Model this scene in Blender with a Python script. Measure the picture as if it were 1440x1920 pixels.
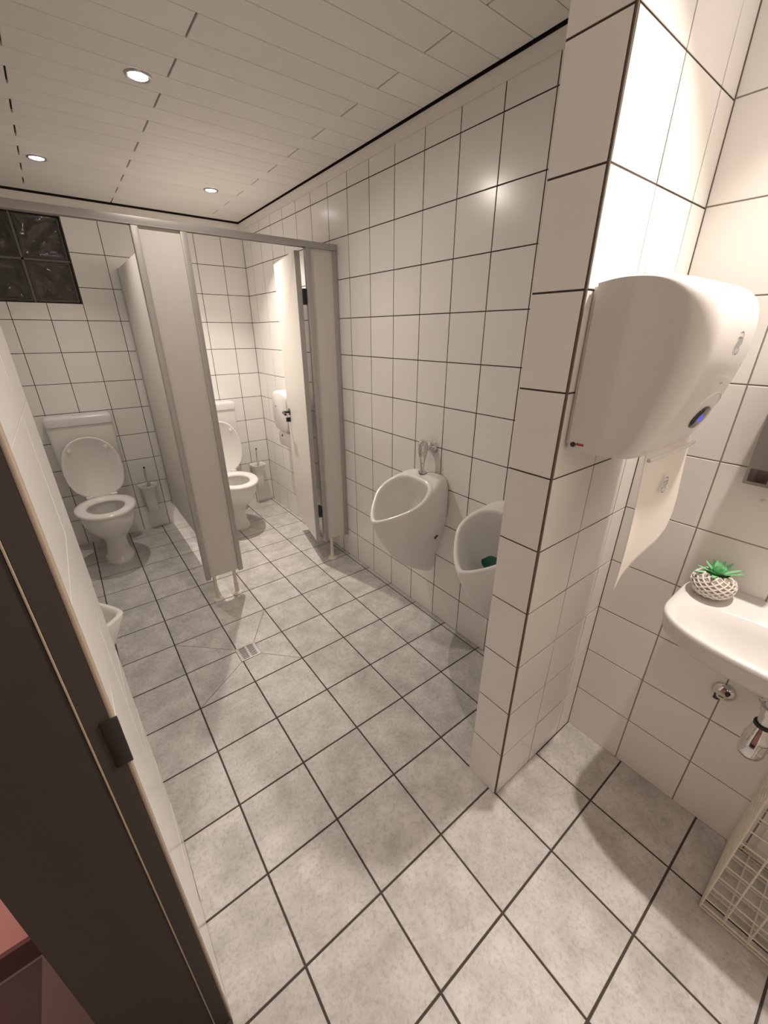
import bpy, bmesh, math, random
import numpy as np
from mathutils import Vector, Matrix
from mathutils.bvhtree import BVHTree

for o in list(bpy.data.objects):
    bpy.data.objects.remove(o)
SC = bpy.context.scene
COL = SC.collection
random.seed(7)

# ------------------------------------------------------------------ camera
# solved from the floor and wall tile grids (floor tile 25 cm, wall tile 20 cm)
CAM_R = ((0.792975904, -0.249368669, 0.555881717),
         (-0.609252712, -0.323682330, 0.723906681),
         (-0.000590556, -0.912712998, -0.408600826))
cam = bpy.data.cameras.new('camera')
cam.sensor_fit = 'VERTICAL'
cam.sensor_height = 36.0
cam.lens = 749.78 / 1920 * 36
cam.clip_start = 0.02
camo = bpy.data.objects.new('camera', cam)
COL.objects.link(camo)
m = Matrix.Identity(4)
for r in range(3):
    m[r][0] = CAM_R[r][0]
    m[r][1] = -CAM_R[r][1]
    m[r][2] = -CAM_R[r][2]
m[0][3], m[1][3], m[2][3] = -0.62356, -0.5017, 1.52503
camo.matrix_world = m
SC.camera = camo

# ------------------------------------------------------------------ world, exposure
W = bpy.data.worlds.new('night')
SC.world = W
W.use_nodes = True
W.node_tree.nodes['Background'].inputs[0].default_value = (0.010, 0.009, 0.009, 1)
W.node_tree.nodes['Background'].inputs[1].default_value = 1.0
SC.view_settings.view_transform = 'Standard'
SC.view_settings.look = 'None'
SC.view_settings.gamma = 1.0
SC.view_settings.use_curve_mapping = False
SC.view_settings.exposure = 0.38
LAMP_COL = (1.0, 0.895, 0.79)
LAMPS = {  # position on the ceiling, watts, beam spread, aim
    'centre': (-0.165, 1.457, 3.15, 135, (0.24, -0.26, -1)),
    'window_stall': (-0.452, 2.510, 2.7, 115, (0, -0.16, -1)),
    'door_stall': (0.369, 2.495, 8.5, 112, (-0.06, -0.16, -1)),
    'basin': (0.565, -0.39, 15.2, 140, (-0.50, -0.42, -1)),
}
SC.cycles.diffuse_bounces = 6
SC.cycles.caustics_reflective = False
SC.cycles.caustics_refractive = False

# ------------------------------------------------------------------ dimensions
XR = 0.7787      # urinal wall
XS = 0.735       # basin wall
XL = -1.052        # left wall
XE = -0.684      # tiled wall by the entrance
YB = 3.156       # back wall
YF = -1.3        # wall behind the camera
PX, PY0, PY1 = 0.245, -0.03, 0.095   # pier end, front, back
H = 2.332
SLOPE = -0.0092
T = 0.0015      # how far tiles stand proud of the grout
def ceil_z(y): return H + SLOPE * y

# ------------------------------------------------------------------ materials
MATS = {}
def nt(name):
    mt = bpy.data.materials.new(name)
    mt.use_nodes = True
    MATS[name] = mt
    return mt, mt.node_tree, mt.node_tree.nodes['Principled BSDF']
def plain(name, col, rough=0.5, metal=0.0, **kw):
    mt, t, b = nt(name)
    b.inputs['Base Color'].default_value = (*col, 1)
    b.inputs['Roughness'].default_value = rough
    b.inputs['Metallic'].default_value = metal
    for k, v in kw.items():
        b.inputs[k].default_value = v
    return mt
def varied(name, col, rough, var=0.06, nscale=6.0, namt=0.06, bump=0.0, bscale=60.0, coat=0.0, metal=0.0, spec=0.5):
    """base colour with a slight per-object shift and a soft noise"""
    mt, t, b = nt(name)
    N, L = t.nodes, t.links
    oi = N.new('ShaderNodeObjectInfo')
    tc = N.new('ShaderNodeTexCoord')
    no = N.new('ShaderNodeTexNoise'); no.inputs['Scale'].default_value = nscale; no.inputs['Detail'].default_value = 4
    L.new(tc.outputs['Object'], no.inputs['Vector'])
    m1 = N.new('ShaderNodeMath'); m1.operation = 'MULTIPLY_ADD'
    L.new(oi.outputs['Random'], m1.inputs[0]); m1.inputs[1].default_value = var; m1.inputs[2].default_value = 1 - var / 2
    m2 = N.new('ShaderNodeMath'); m2.operation = 'MULTIPLY_ADD'
    L.new(no.outputs['Fac'], m2.inputs[0]); m2.inputs[1].default_value = namt; m2.inputs[2].default_value = 1 - namt / 2
    m3 = N.new('ShaderNodeMath'); m3.operation = 'MULTIPLY'
    L.new(m1.outputs[0], m3.inputs[0]); L.new(m2.outputs[0], m3.inputs[1])
    mx = N.new('ShaderNodeVectorMath'); mx.operation = 'SCALE'
    mx.inputs[0].default_value = col
    L.new(m3.outputs[0], mx.inputs['Scale'])
    L.new(mx.outputs[0], b.inputs['Base Color'])
    b.inputs['Roughness'].default_value = rough
    b.inputs['Metallic'].default_value = metal
    b.inputs['Specular IOR Level'].default_value = spec
    if bump:
        n2 = N.new('ShaderNodeTexNoise'); n2.inputs['Scale'].default_value = bscale; n2.inputs['Detail'].default_value = 3
        L.new(tc.outputs['Object'], n2.inputs['Vector'])
        bp = N.new('ShaderNodeBump'); bp.inputs['Strength'].default_value = bump; bp.inputs['Distance'].default_value = 0.002
        L.new(n2.outputs['Fac'], bp.inputs['Height']); L.new(bp.outputs['Normal'], b.inputs['Normal'])
    return mt

varied('wall_tile', (0.85, 0.835, 0.81), 0.22, var=0.05, nscale=5, namt=0.03, bump=0.12, bscale=9)
plain('grout_dark', (0.060, 0.045, 0.035), 0.9)
plain('grout_mid', (0.15, 0.125, 0.10), 0.9)
plain('grout_light', (0.30, 0.26, 0.225), 0.9)
plain('grout_floor', (0.075, 0.060, 0.050), 0.95)
varied('ceiling_board', (0.82, 0.80, 0.77), 0.55, var=0.05, nscale=8, namt=0.05, bump=0.15, bscale=240)
plain('ceiling_gap', (0.035, 0.028, 0.022), 0.95)
varied('moulding', (0.74, 0.71, 0.67), 0.5, var=0.0, nscale=14, namt=0.14)
plain('plaster', (0.62, 0.57, 0.52), 0.8)
plain('porcelain', (0.80, 0.785, 0.765), 0.10)
plain('porcelain_basin', (0.74, 0.725, 0.71), 0.12)
plain('seat_plastic', (0.83, 0.80, 0.785), 0.16)
plain('white_plastic', (0.72, 0.70, 0.69), 0.24)
plain('cream_plastic', (0.72, 0.68, 0.58), 0.35)
varied('laminate', (0.70, 0.67, 0.63), 0.38, var=0.03, nscale=30, namt=0.05)
varied('aluminium', (0.47, 0.455, 0.44), 0.42, var=0.03, nscale=40, namt=0.06, metal=0.45)
plain('chrome', (0.72, 0.71, 0.70), 0.08, 1.0)
plain('steel', (0.52, 0.50, 0.485), 0.28, 1.0)
plain('steel_dull', (0.30, 0.285, 0.275), 0.42, 0.7)
plain('black_plastic', (0.012, 0.012, 0.014), 0.35)
plain('dark_glass', (0.02, 0.02, 0.022), 0.06)
plain('window_brown', (0.055, 0.042, 0.038), 0.15)
plain('dark_metal', (0.06, 0.06, 0.07), 0.3, 0.8)
plain('paper', (0.83, 0.79, 0.75), 0.9)
plain('print_grey', (0.16, 0.17, 0.21), 0.7)
plain('wire_white', (0.74, 0.69, 0.60), 0.4)
varied('frame_paint', (0.068, 0.058, 0.053), 0.5, var=0.0, nscale=20, namt=0.1)
plain('frame_edge', (0.42, 0.34, 0.27), 0.55)
plain('gasket', (0.48, 0.40, 0.30), 0.6)
plain('plate_dark', (0.030, 0.025, 0.023), 0.5, 0.0)
plain('corridor_paint', (0.62, 0.36, 0.32), 0.8)
plain('corridor_base', (0.05, 0.025, 0.020), 0.7)
varied('corridor_tile', (0.045, 0.032, 0.030), 0.7, var=0.2, nscale=12, namt=0.3, spec=0.1)
plain('mortar', (0.17, 0.165, 0.14), 0.9)
plain('screen_green', (0.004, 0.10, 0.060), 0.4)
plain('screen_pale', (0.55, 0.62, 0.58), 0.4)
plain('leaf_green', (0.23, 0.60, 0.30), 0.45, **{'Subsurface Weight': 0.0})
plain('leaf_dark', (0.05, 0.16, 0.05), 0.5)
plain('pot_groove', (0.36, 0.32, 0.285), 0.8)
plain('pot_white', (0.74, 0.70, 0.655), 0.6)
plain('flag_red', (0.42, 0.05, 0.03), 0.5)
plain('water', (0.55, 0.52, 0.45), 0.05)
plain('bristle', (0.75, 0.73, 0.70), 0.9)

def emis(name, col, s):
    mt, t, b = nt(name)
    b.inputs['Base Color'].default_value = (0, 0, 0, 1)
    b.inputs['Emission Color'].default_value = (*col, 1)
    b.inputs['Emission Strength'].default_value = s
emis('lamp_lens', (1.0, 0.93, 0.95), 40.0)
emis('led_blue', (0.05, 0.05, 1.0), 1.6)

# mottled stone look floor tile
def floor_mat():
    mt, t, b = nt('floor_tile')
    N, L = t.nodes, t.links
    oi = N.new('ShaderNodeObjectInfo'); tc = N.new('ShaderNodeTexCoord')
    add = N.new('ShaderNodeVectorMath'); add.operation = 'ADD'
    sc = N.new('ShaderNodeVectorMath'); sc.operation = 'SCALE'; sc.inputs[0].default_value = (37, 53, 11)
    L.new(oi.outputs['Random'], sc.inputs['Scale'])
    L.new(tc.outputs['Object'], add.inputs[0]); L.new(sc.outputs[0], add.inputs[1])
    a = N.new('ShaderNodeTexNoise'); a.inputs['Scale'].default_value = 9; a.inputs['Detail'].default_value = 7; a.inputs['Roughness'].default_value = 0.62
    c = N.new('ShaderNodeTexNoise'); c.inputs['Scale'].default_value = 85; c.inputs['Detail'].default_value = 4; c.inputs['Roughness'].default_value = 0.6; c.inputs['Distortion'].default_value = 0.35
    L.new(add.outputs[0], a.inputs['Vector']); L.new(add.outputs[0], c.inputs['Vector'])
    r1 = N.new('ShaderNodeValToRGB')
    e = r1.color_ramp.elements
    e[0].position = 0.32; e[0].color = (0.46, 0.445, 0.43, 1)
    e[1].position = 0.66; e[1].color = (0.68, 0.66, 0.645, 1)
    L.new(a.outputs['Fac'], r1.inputs[0])
    r2 = N.new('ShaderNodeValToRGB')
    e = r2.color_ramp.elements
    e[0].position = 0.30; e[0].color = (0.70, 0.69, 0.68, 1)
    e[1].position = 0.52; e[1].color = (1.0, 1.0, 1.0, 1)
    L.new(c.outputs['Fac'], r2.inputs[0])
    mu = N.new('ShaderNodeMix'); mu.data_type = 'RGBA'; mu.blend_type = 'MULTIPLY'; mu.inputs[0].default_value = 0.75
    L.new(r1.outputs[0], mu.inputs[6]); L.new(r2.outputs[0], mu.inputs[7])
    L.new(mu.outputs[2], b.inputs['Base Color'])
    b.inputs['Roughness'].default_value = 0.42
    bp = N.new('ShaderNodeBump'); bp.inputs['Strength'].default_value = 0.35; bp.inputs['Distance'].default_value = 0.0025
    L.new(c.outputs['Fac'], bp.inputs['Height']); L.new(bp.outputs['Normal'], b.inputs['Normal'])
floor_mat()

def glass_mat():
    mt, t, b = nt('block_glass')
    N, L = t.nodes, t.links
    b.inputs['Base Color'].default_value = (0.40, 0.37, 0.35, 1)
    b.inputs['Roughness'].default_value = 0.04
    b.inputs['Transmission Weight'].default_value = 0.9
    b.inputs['IOR'].default_value = 1.5
    tc = N.new('ShaderNodeTexCoord')
    n = N.new('ShaderNodeTexNoise'); n.inputs['Scale'].default_value = 30; n.inputs['Detail'].default_value = 2; n.inputs['Distortion'].default_value = 2.2
    L.new(tc.outputs['Object'], n.inputs['Vector'])
    bp = N.new('ShaderNodeBump'); bp.inputs['Strength'].default_value = 0.15; bp.inputs['Distance'].default_value = 0.01
    L.new(n.outputs['Fac'], bp.inputs['Height']); L.new(bp.outputs['Normal'], b.inputs['Normal'])
glass_mat()

# ------------------------------------------------------------------ helpers
def link(name, me, mat=None, parent=None, smooth=False, auto=None):
    if mat:
        me.materials.clear(); me.materials.append(MATS[mat])
    if smooth:
        for p in me.polygons: p.use_smooth = True
    o = bpy.data.objects.new(name, me)
    COL.objects.link(o)
    if parent is not None: o.parent = parent
    if auto and smooth:
        try:
            me.set_sharp_from_angle(angle=math.radians(auto))
        except Exception:
            pass
    return o
def done(name, bm, mat, parent=None, smooth=False, auto=40):
    bmesh.ops.recalc_face_normals(bm, faces=bm.faces[:])
    me = bpy.data.meshes.new(name); bm.to_mesh(me); bm.free()
    return link(name, me, mat, parent, smooth, auto)
def tag(o, label, cat, group=None, kind=None):
    o['label'] = label; o['category'] = cat
    if group: o['group'] = group
    if kind: o['kind'] = kind
    return o
def thing(name, label, cat, loc=(0, 0, 0), rz=0.0, group=None):
    o = bpy.data.objects.new(name, None)
    o.empty_display_size = 0.05
    COL.objects.link(o); o.location = loc; o.rotation_euler = (0, 0, rz)
    return tag(o, label, cat, group)
def bx(bm, x0, x1, y0, y1, z0, z1, bev=0.0, seg=2):
    r = bmesh.ops.create_cube(bm, size=1.0)
    vs = r['verts']
    for v in vs:
        v.co = Vector(((x0 + x1) / 2 + v.co.x * (x1 - x0), (y0 + y1) / 2 + v.co.y * (y1 - y0), (z0 + z1) / 2 + v.co.z * (z1 - z0)))
    if bev:
        es = list({e for v in vs for e in v.link_edges})
        bmesh.ops.bevel(bm, geom=es, offset=bev, segments=seg, affect='EDGES', profile=0.5)
    return bm
def box(name, b, mat, parent=None, bev=0.0, seg=2):
    return done(name, bx(bmesh.new(), *b, bev=bev, seg=seg), mat, parent, smooth=bev > 0, auto=35)
def loft(bm, rings, cap0=True, cap1=True, closed=True):
    vr = [[bm.verts.new(p) for p in r] for r in rings]
    n = len(vr[0])
    for a, b in zip(vr[:-1], vr[1:]):
        for i in range(n if closed else n - 1):
            j = (i + 1) % n
            try: bm.faces.new((a[i], a[j], b[j], b[i]))
            except ValueError: pass
    if cap0: bm.faces.new(vr[0][::-1])
    if cap1: bm.faces.new(vr[-1])
    return bm
def lathe(bm, prof, seg=24, M=None, cap=True):
    rings = [[(r * math.cos(2 * math.pi * i / seg), r * math.sin(2 * math.pi * i / seg), z) for i in range(seg)] for r, z in prof]
    if M is not None: rings = [[M @ Vector(p) for p in r] for r in rings]
    return loft(bm, rings, cap, cap)
def cyl(bm, a, b, r0, r1=None, seg=12):
    a, b = Vector(a), Vector(b); d = b - a
    M = Matrix.Translation(a) @ d.to_track_quat('Z', 'Y').to_matrix().to_4x4()
    return lathe(bm, [(r0, 0), (r1 if r1 is not None else r0, d.length)], seg, M)
def tube(bm, pts, r, seg=8):
    pts = [Vector(p) for p in pts]
    rings = []
    up = None
    for i, p in enumerate(pts):
        d = (pts[min(i + 1, len(pts) - 1)] - pts[max(i - 1, 0)]).normalized()
        if up is None:
            up = d.orthogonal().normalized()
        up = (up - d * up.dot(d)).normalized()
        v = d.cross(up)
        rings.append([p + (up * math.cos(2 * math.pi * k / seg) + v * math.sin(2 * math.pi * k / seg)) * r for k in range(seg)])
    return loft(bm, rings)
def sup(a, n):  # superellipse unit point
    c, s = math.cos(a), math.sin(a)
    return math.copysign(abs(c) ** (2 / n), c), math.copysign(abs(s) ** (2 / n), s)
def bvh_of(bm): return BVHTree.FromBMesh(bm)
def frame_at(p, n, up=(0, 0, 1)):
    n = Vector(n).normalized(); up = Vector(up)
    u = up.cross(n).normalized(); v = n.cross(u)
    M = Matrix.Identity(4)
    for r in range(3):
        M[r][0], M[r][1], M[r][2], M[r][3] = u[r], v[r], n[r], p[r]
    return M

# ---- tiles: one shared mesh for each size
TM = {}
def tile_mesh(w, h, t, ch, mat):
    key = (round(w, 4), round(h, 4), t, ch, mat)
    if key in TM: return TM[key]
    a, b = w / 2, h / 2
    v = []
    for (x, y, z) in ((a, b, -t), (a, b, -ch), (a - ch, b - ch, 0)):
        v += [(-x, -y, z), (x, -y, z), (x, y, z), (-x, y, z)]
    f = [(8, 9, 10, 11)]
    for k in (0, 4):
        for i in range(4):
            j = (i + 1) % 4
            f.append((k + i, k + j, k + 4 + j, k + 4 + i))
    me = bpy.data.meshes.new('tile'); me.from_pydata(v, [], f); me.update()
    me.materials.append(MATS[mat]); TM[key] = me
    return me
def tiles(parent, name, org, u, v, us, vs, mat, gap=0.003, t=T, ch=0.0007, holes=(), tilt=0.25, minw=0.012):
    org, u, v = Vector(org), Vector(u), Vector(v)
    n = u.cross(v)
    def put(a0, a1, b0, b1):
        w, h = a1 - a0 - gap, b1 - b0 - gap
        if w < minw or h < minw: return
        o = bpy.data.objects.new(name, tile_mesh(w, h, t, ch, mat))
        COL.objects.link(o); o.parent = parent
        p = org + u * ((a0 + a1) / 2) + v * ((b0 + b1) / 2)
        M = Matrix.Identity(4)
        for r in range(3):
            M[r][0], M[r][1], M[r][2], M[r][3] = u[r], v[r], n[r], p[r]
        rt = math.radians(tilt)
        M = M @ Matrix.Rotation(random.uniform(-rt, rt), 4, 'X') @ Matrix.Rotation(random.uniform(-rt, rt), 4, 'Y')
        o.matrix_local = parent.matrix_local.inverted() @ M if parent.matrix_local != Matrix.Identity(4) else M
    for a0, a1 in zip(us[:-1], us[1:]):
        for b0, b1 in zip(vs[:-1], vs[1:]):
            cells = [(a0, a1, b0, b1)]
            for (h0, h1, k0, k1) in holes:
                out = []
                for (p0, p1, q0, q1) in cells:
                    if p1 <= h0 or p0 >= h1 or q1 <= k0 or q0 >= k1:
                        out.append((p0, p1, q0, q1)); continue
                    if q0 < k0: out.append((p0, p1, q0, k0))
                    if q1 > k1: out.append((p0, p1, k1, q1))
                    c0, c1 = max(q0, k0), min(q1, k1)
                    if p0 < h0: out.append((p0, h0, c0, c1))
                    if p1 > h1: out.append((h1, p1, c0, c1))
                cells = out
            for c in cells: put(*c)
def breaks(lo, hi, ref, step):
    k = math.ceil((lo - ref) / step + 1e-6)
    out = [lo]
    while ref + k * step < hi - 1e-6:
        if ref + k * step - lo > 1e-4: out.append(ref + k * step)
        k += 1
    return out + [hi]
def struct(name, b, mat, label, cat):
    o = box(name, b, mat)
    return tag(o, label, cat, kind='structure')
ROWS = [-0.0025] + [0.0035 + 0.2 * k for k in range(1, 12)]

# ------------------------------------------------------------------ the setting
# floor
fl = struct('floor', (XL, XR, YF, YB, -0.10, -T), 'grout_floor', 'grey mottled stone-look tiled floor of the washroom', 'floor')
DX0, DX1, DY0, DY1 = -0.256, -0.154, 1.162, 1.268
fx = breaks(XL - 0.003, XR + 0.003, 0, 0.25)
fy = breaks(YF, YB + 0.003, 0, 0.25)
DRAIN_BLOCK = (-0.5, 0.0, 1.0, 1.5)
def floor_cells():
    holes = [DRAIN_BLOCK]
    # entrance block and pier stand on the floor
    holes += [(XL, XE - 0.003, YF, 0.5), (XS + 0.003, XR + 0.01, YF, PY0), (0.25, XR + 0.01, PY0 + 0.003, PY1 - 0.003)]
    return holes
tiles(fl, 'floor_tile', (0, 0, 0), (1, 0, 0), (0, 1, 0), fx, fy, 'floor_tile', gap=0.006, ch=0.0009, holes=floor_cells(), tilt=0.08, minw=0.008)
# the four tiles around the drain are cut diagonally towards it
def clip(poly, a, b, c):   # keep a*x+b*y<=c
    out = []
    for i in range(len(poly)):
        p, q = poly[i], poly[(i + 1) % len(poly)]
        dp, dq = a * p[0] + b * p[1] - c, a * q[0] + b * q[1] - c
        if dp <= 0: out.append(p)
        if dp * dq < 0:
            s = dp / (dp - dq); out.append((p[0] + (q[0] - p[0]) * s, p[1] + (q[1] - p[1]) * s))
    return out
def poly_tile(poly, parent):
    cx = sum(p[0] for p in poly) / len(poly); cy = sum(p[1] for p in poly) / len(poly)
    bm = bmesh.new()
    ar = [bm.verts.new((p[0] - cx, p[1] - cy, -T)) for p in poly]
    br = [bm.verts.new((p[0] - cx, p[1] - cy, 0)) for p in poly]
    bm.faces.new(br)
    for i in range(len(poly)):
        j = (i + 1) % len(poly); bm.faces.new((ar[i], ar[j], br[j], br[i]))
    o = done('floor_tile', bm, 'floor_tile', parent); o.location = (cx, cy, 0)
g = 0.003
for (x0, x1, y0, y1, ox, oy, dx, dy) in ((-0.5, -0.25, 1.25, 1.5, -0.5, 1.5, DX0, DY1), (-0.25, 0, 1.25, 1.5, 0, 1.5, DX1, DY1),
                                         (-0.5, -0.25, 1.0, 1.25, -0.5, 1.0, DX0, DY0), (-0.25, 0, 1.0, 1.25, 0, 1.0, DX1, DY0)):
    sq = [(x0 + g, y0 + g), (x1 - g, y0 + g), (x1 - g, y1 - g), (x0 + g, y1 - g)]
    a, b = (dy - oy), -(dx - ox)
    L_ = math.hypot(a, b); a /= L_; b /= L_; c = a * ox + b * oy
    for s in (1, -1):
        pc = clip(sq, a * s, b * s, c * s - 0.0011)
        # this half lies above/below or beside the drain
        mx = sum(p[0] for p in pc) / len(pc); my = sum(p[1] for p in pc) / len(pc)
        side = abs((mx - ox)) < abs((my - oy)) 
        if side:   # beside: limit in x
            pc = clip(pc, 1, 0, DX0 - 0.002) if ox < -0.3 else clip(pc, -1, 0, -(DX1 + 0.002))
        else:
            pc = clip(pc, 0, -1, -(DY1 + 0.002)) if oy > 1.3 else clip(pc, 0, 1, DY0 - 0.002)
        if len(pc) >= 3: poly_tile(pc, fl)

# ceiling of narrow boards
ce = bpy.data.objects.new('ceiling', bpy.data.meshes.new('ceiling'))
bm = bx(bmesh.new(), XL - 0.1, XR + 0.1, YF - 0.1, YB + 0.1, 0.012, 0.10)
bm.to_mesh(ce.data); bm.free(); ce.data.materials.append(MATS['ceiling_gap'])
COL.objects.link(ce); ce.location = (0, 0, H); ce.rotation_euler = (math.atan(SLOPE), 0, 0)
tag(ce, 'white ceiling of narrow boards with staggered end joints', 'ceiling', kind='structure')
BP = 0.1232
k0 = -19
for k in range(k0, 18):
    y0 = 1.0405 + BP * k; y1 = y0 + BP
    if y1 > YB - 0.026: y1 = YB - 0.027
    if y1 - y0 < 0.02: continue
    cuts = [-0.082] if k % 2 == 0 else [-0.518, 0.531]
    xs = [XL + 0.004] + cuts + [XR - 0.026]
    for a, b in zip(xs[:-1], xs[1:]):
        if b - a < 0.02: continue
        o = bpy.data.objects.new('ceiling_board', tile_mesh(b - a - 0.006, y1 - y0 - 0.0025, 0.012, 0.0012, 'ceiling_board'))
        COL.objects.link(o); o.parent = ce
        o.matrix_local = Matrix.Translation(((a + b) / 2, (y0 + y1) / 2, 0.0)) @ Matrix.Rotation(math.pi, 4, 'X')

# urinal wall
CT = 2.30
wr = struct('wall_right', (XR + T, XR + 0.12, PY1 - 0.10, YB + 0.1, -0.05, 2.5), 'grout_dark', 'white tiled wall that carries the row of urinals', 'wall')
tiles(wr, 'wall_tile', (XR, 0, 0), (0, -1, 0), (0, 0, 1), breaks(-YB, -PY1, -1.6367, 0.1952), ROWS + [CT], 'wall_tile', gap=0.0042)
# back wall with glass block window
WX0, WX1, WZ0, WZ1 = -0.874, -0.390, 1.706, 2.190
wb = bpy.data.meshes.new('wall_back')
bm = bmesh.new()
bx(bm, XL - 0.1, WX0, YB + T, YB + 0.12, -0.05, 2.5); bx(bm, WX1, XR + 0.12, YB + T, YB + 0.12, -0.05, 2.5)
bx(bm, WX0, WX1, YB + T, YB + 0.12, -0.05, WZ0); bx(bm, WX0, WX1, YB + T, YB + 0.12, WZ1, 2.5)
wb = tag(done('wall_back', bm, 'grout_dark'), 'white tiled wall behind the toilets', 'wall', kind='structure')
tiles(wb, 'wall_tile', (0, YB, 0), (1, 0, 0), (0, 0, 1), breaks(XL, XR, 0.604, 0.1975), ROWS + [CT - 0.02], 'wall_tile', gap=0.0040, holes=[(WX0, WX1, WZ0, WZ1)])
# left wall
wl = struct('wall_left', (XL - 0.1, XL - T, 0.5, YB + 0.1, -0.05, 2.5), 'grout_dark', 'white tiled wall with one urinal, facing the other urinals', 'wall')
tiles(wl, 'wall_tile', (XL, 0, 0), (0, 1, 0), (0, 0, 1), breaks(0.5, YB, 1.6367, 0.1952), ROWS + [CT], 'wall_tile')
# short tiled wall beside the entrance
we = struct('wall_entrance', (-0.86, XE - T, 0.052, 0.497, -0.05, 2.5), 'grout_light', 'short white tiled wall beside the entrance door frame', 'wall')
tiles(we, 'wall_tile', (XE, 0, 0), (0, 1, 0), (0, 0, 1), [0.052, 0.30, 0.5], [0.0] + [0.015 + 0.2 * k for k in range(1, 12)] + [CT], 'wall_tile', gap=0.0016, ch=0.0005)
# pier between urinals and wash basin
wp = struct('wall_middle', (PX + T, XR + T, PY0 + T, PY1 - T, -0.05, 2.5), 'grout_dark', 'white tiled wall pier between urinals and wash basin', 'wall')
tiles(wp, 'wall_tile', (0, PY0, 0), (1, 0, 0), (0, 0, 1), [PX + 0.004, 0.447, 0.648, XS], ROWS + [CT], 'wall_tile', gap=0.0036)
tiles(wp, 'wall_tile', (PX, 0, 0), (0, -1, 0), (0, 0, 1), [-PY1, -PY0 - 0.004], ROWS + [CT], 'wall_tile', gap=0.0040)
tiles(wp, 'wall_tile', (0, PY1, 0), (-1, 0, 0), (0, 0, 1), [-XR, -0.648, -0.447, -PX], ROWS + [CT], 'wall_tile')
bm = bmesh.new(); bx(bm, PX + 0.0002, PX + 0.0042, PY0 + 0.0002, PY0 + 0.0042, 0, CT, bev=0.001, seg=1)
tag(done('trim_1', bm, 'grout_mid'), 'thin dark edge strip on the corner of the tiled pier', 'edge strip', kind='structure')
# basin wall
ws = struct('wall_basin', (XS + T, XS + 0.12, YF - 0.1, PY0 + 0.03, -0.05, 2.5), 'grout_light', 'white tiled wall that carries the wash basin', 'wall')
tiles(ws, 'wall_tile', (XS, 0, 0), (0, -1, 0), (0, 0, 1), breaks(-PY0, -YF, 0.228, 0.198), [-0.0025] + [0.006 + 0.2 * k for k in range(1, 12)] + [CT], 'wall_tile', gap=0.0036, ch=0.0009)
# wall behind the camera, entrance wall parts, corridor
struct('wall_front', (XE, XS, YF - 0.1, YF, -0.05, 2.5), 'plaster', 'plain pale wall opposite the toilet stalls', 'wall')
bm = bmesh.new()
bx(bm, -0.86, XE, YF - 0.1, -0.90, -0.05, 2.5); bx(bm, -0.86, XE, -0.90, 0.052, 2.06, 2.5)
tag(done('wall_doorway', bm, 'plaster'), 'pale wall around the entrance doorway', 'wall', kind='structure')
# door frame of the entrance
dr = bpy.data.objects.new('door_1', None); COL.objects.link(dr)
tag(dr, 'dark painted entrance door frame with strike plate', 'door frame', kind='structure')
bm = bmesh.new()
bx(bm, -0.715, XE - 0.004, 0.030, 0.050, 0, 2.04); bx(bm, -0.862, -0.719, 0.030, 0.050, 0, 2.04)
bx(bm, -0.862, XE - 0.004, -0.90, -0.885, 0, 2.04)
bx(bm, -0.862, XE - 0.004, -0.885, 0.030, 2.025, 2.04)
done('frame', bm, 'frame_paint', dr)
box('frame_edge', (XE - 0.004, XE + 0.001, 0.030, 0.052, 0, 2.04), 'frame_edge', dr, bev=0.0015)
box('gasket', (-0.7182, -0.7158, 0.0285, 0.050, 0, 2.03), 'gasket', dr, bev=0.0005)
box('strike_plate', (-0.700, -0.679, 0.0275, 0.031, 0.955, 1.045), 'plate_dark', dr, bev=0.001)
# corridor outside
co = struct('floor_corridor', (-2.2, XE, YF, 0.47, -0.10, -0.0105), 'grout_floor', 'dark tiled floor of the corridor outside the door', 'floor')
tiles(co, 'corridor_tile', (0, 0, -0.009), (1, 0, 0), (0, 1, 0), breaks(-2.2, XE - 0.003, -1.014, 0.3), breaks(YF, 0.455, 0.17, 0.3), 'corridor_tile', gap=0.006)
struct('wall_corridor', (-2.2, -0.862, 0.47, 0.497, -0.05, 2.5), 'corridor_paint', 'dim pink painted corridor wall outside the door', 'wall')
struct('wall_corridor_end', (-2.3, -2.2, YF - 0.1, 0.497, -0.05, 2.5), 'corridor_paint', 'dim pink painted wall across the corridor', 'wall')
struct('wall_corridor_side', (-2.3, -0.86, YF - 0.1, YF, -0.05, 2.5), 'corridor_paint', 'dim pink painted wall at the far side of the corridor', 'wall')
struct('ceiling_corridor', (-2.3, XL - 0.1, YF - 0.1, 0.5, 2.36, 2.45), 'plaster', 'plain corridor ceiling outside the door', 'ceiling')
tag(box('baseboard_corridor', (-2.2, -0.862, 0.458, 0.47, -0.009, 0.075), 'corridor_base'), 'dark baseboard along the pink corridor wall', 'baseboard', kind='structure')
# mouldings
def mould(name, pts, axis_len, label, M):
    bm = bmesh.new()
    rings = [[M @ Vector((p[0], x, p[1])) for p in pts] for x in np.linspace(0, axis_len, 2)]
    loft(bm, rings)
    return tag(done(name, bm, 'moulding'), label, 'moulding', kind='structure')
prof = [(0, 0), (0.006, 0.0), (0.010, 0.006), (0.022, 0.026), (0.024, 0.034), (0.024, 0.038), (0, 0.038)]
Lr = YB - PY1
def rot_m(x, y, z, ang, slope=0.0):
    return Matrix.Translation((x, y, z)) @ Matrix.Rotation(ang, 4, 'Z') @ Matrix.Rotation(slope, 4, 'X')
M = Matrix(((-1, 0, 0, XR), (0, 1, 0, PY1), (0, SLOPE, 1, ceil_z(PY1) - 0.047), (0, 0, 0, 1)))
mould('trim_2', prof, Lr, 'white cove moulding at the top of the urinal wall', M)
M = Matrix(((0, 1, 0, XL), (-1, 0, 0, YB), (0, 0, 1, ceil_z(YB) - 0.050), (0, 0, 0, 1)))
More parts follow.
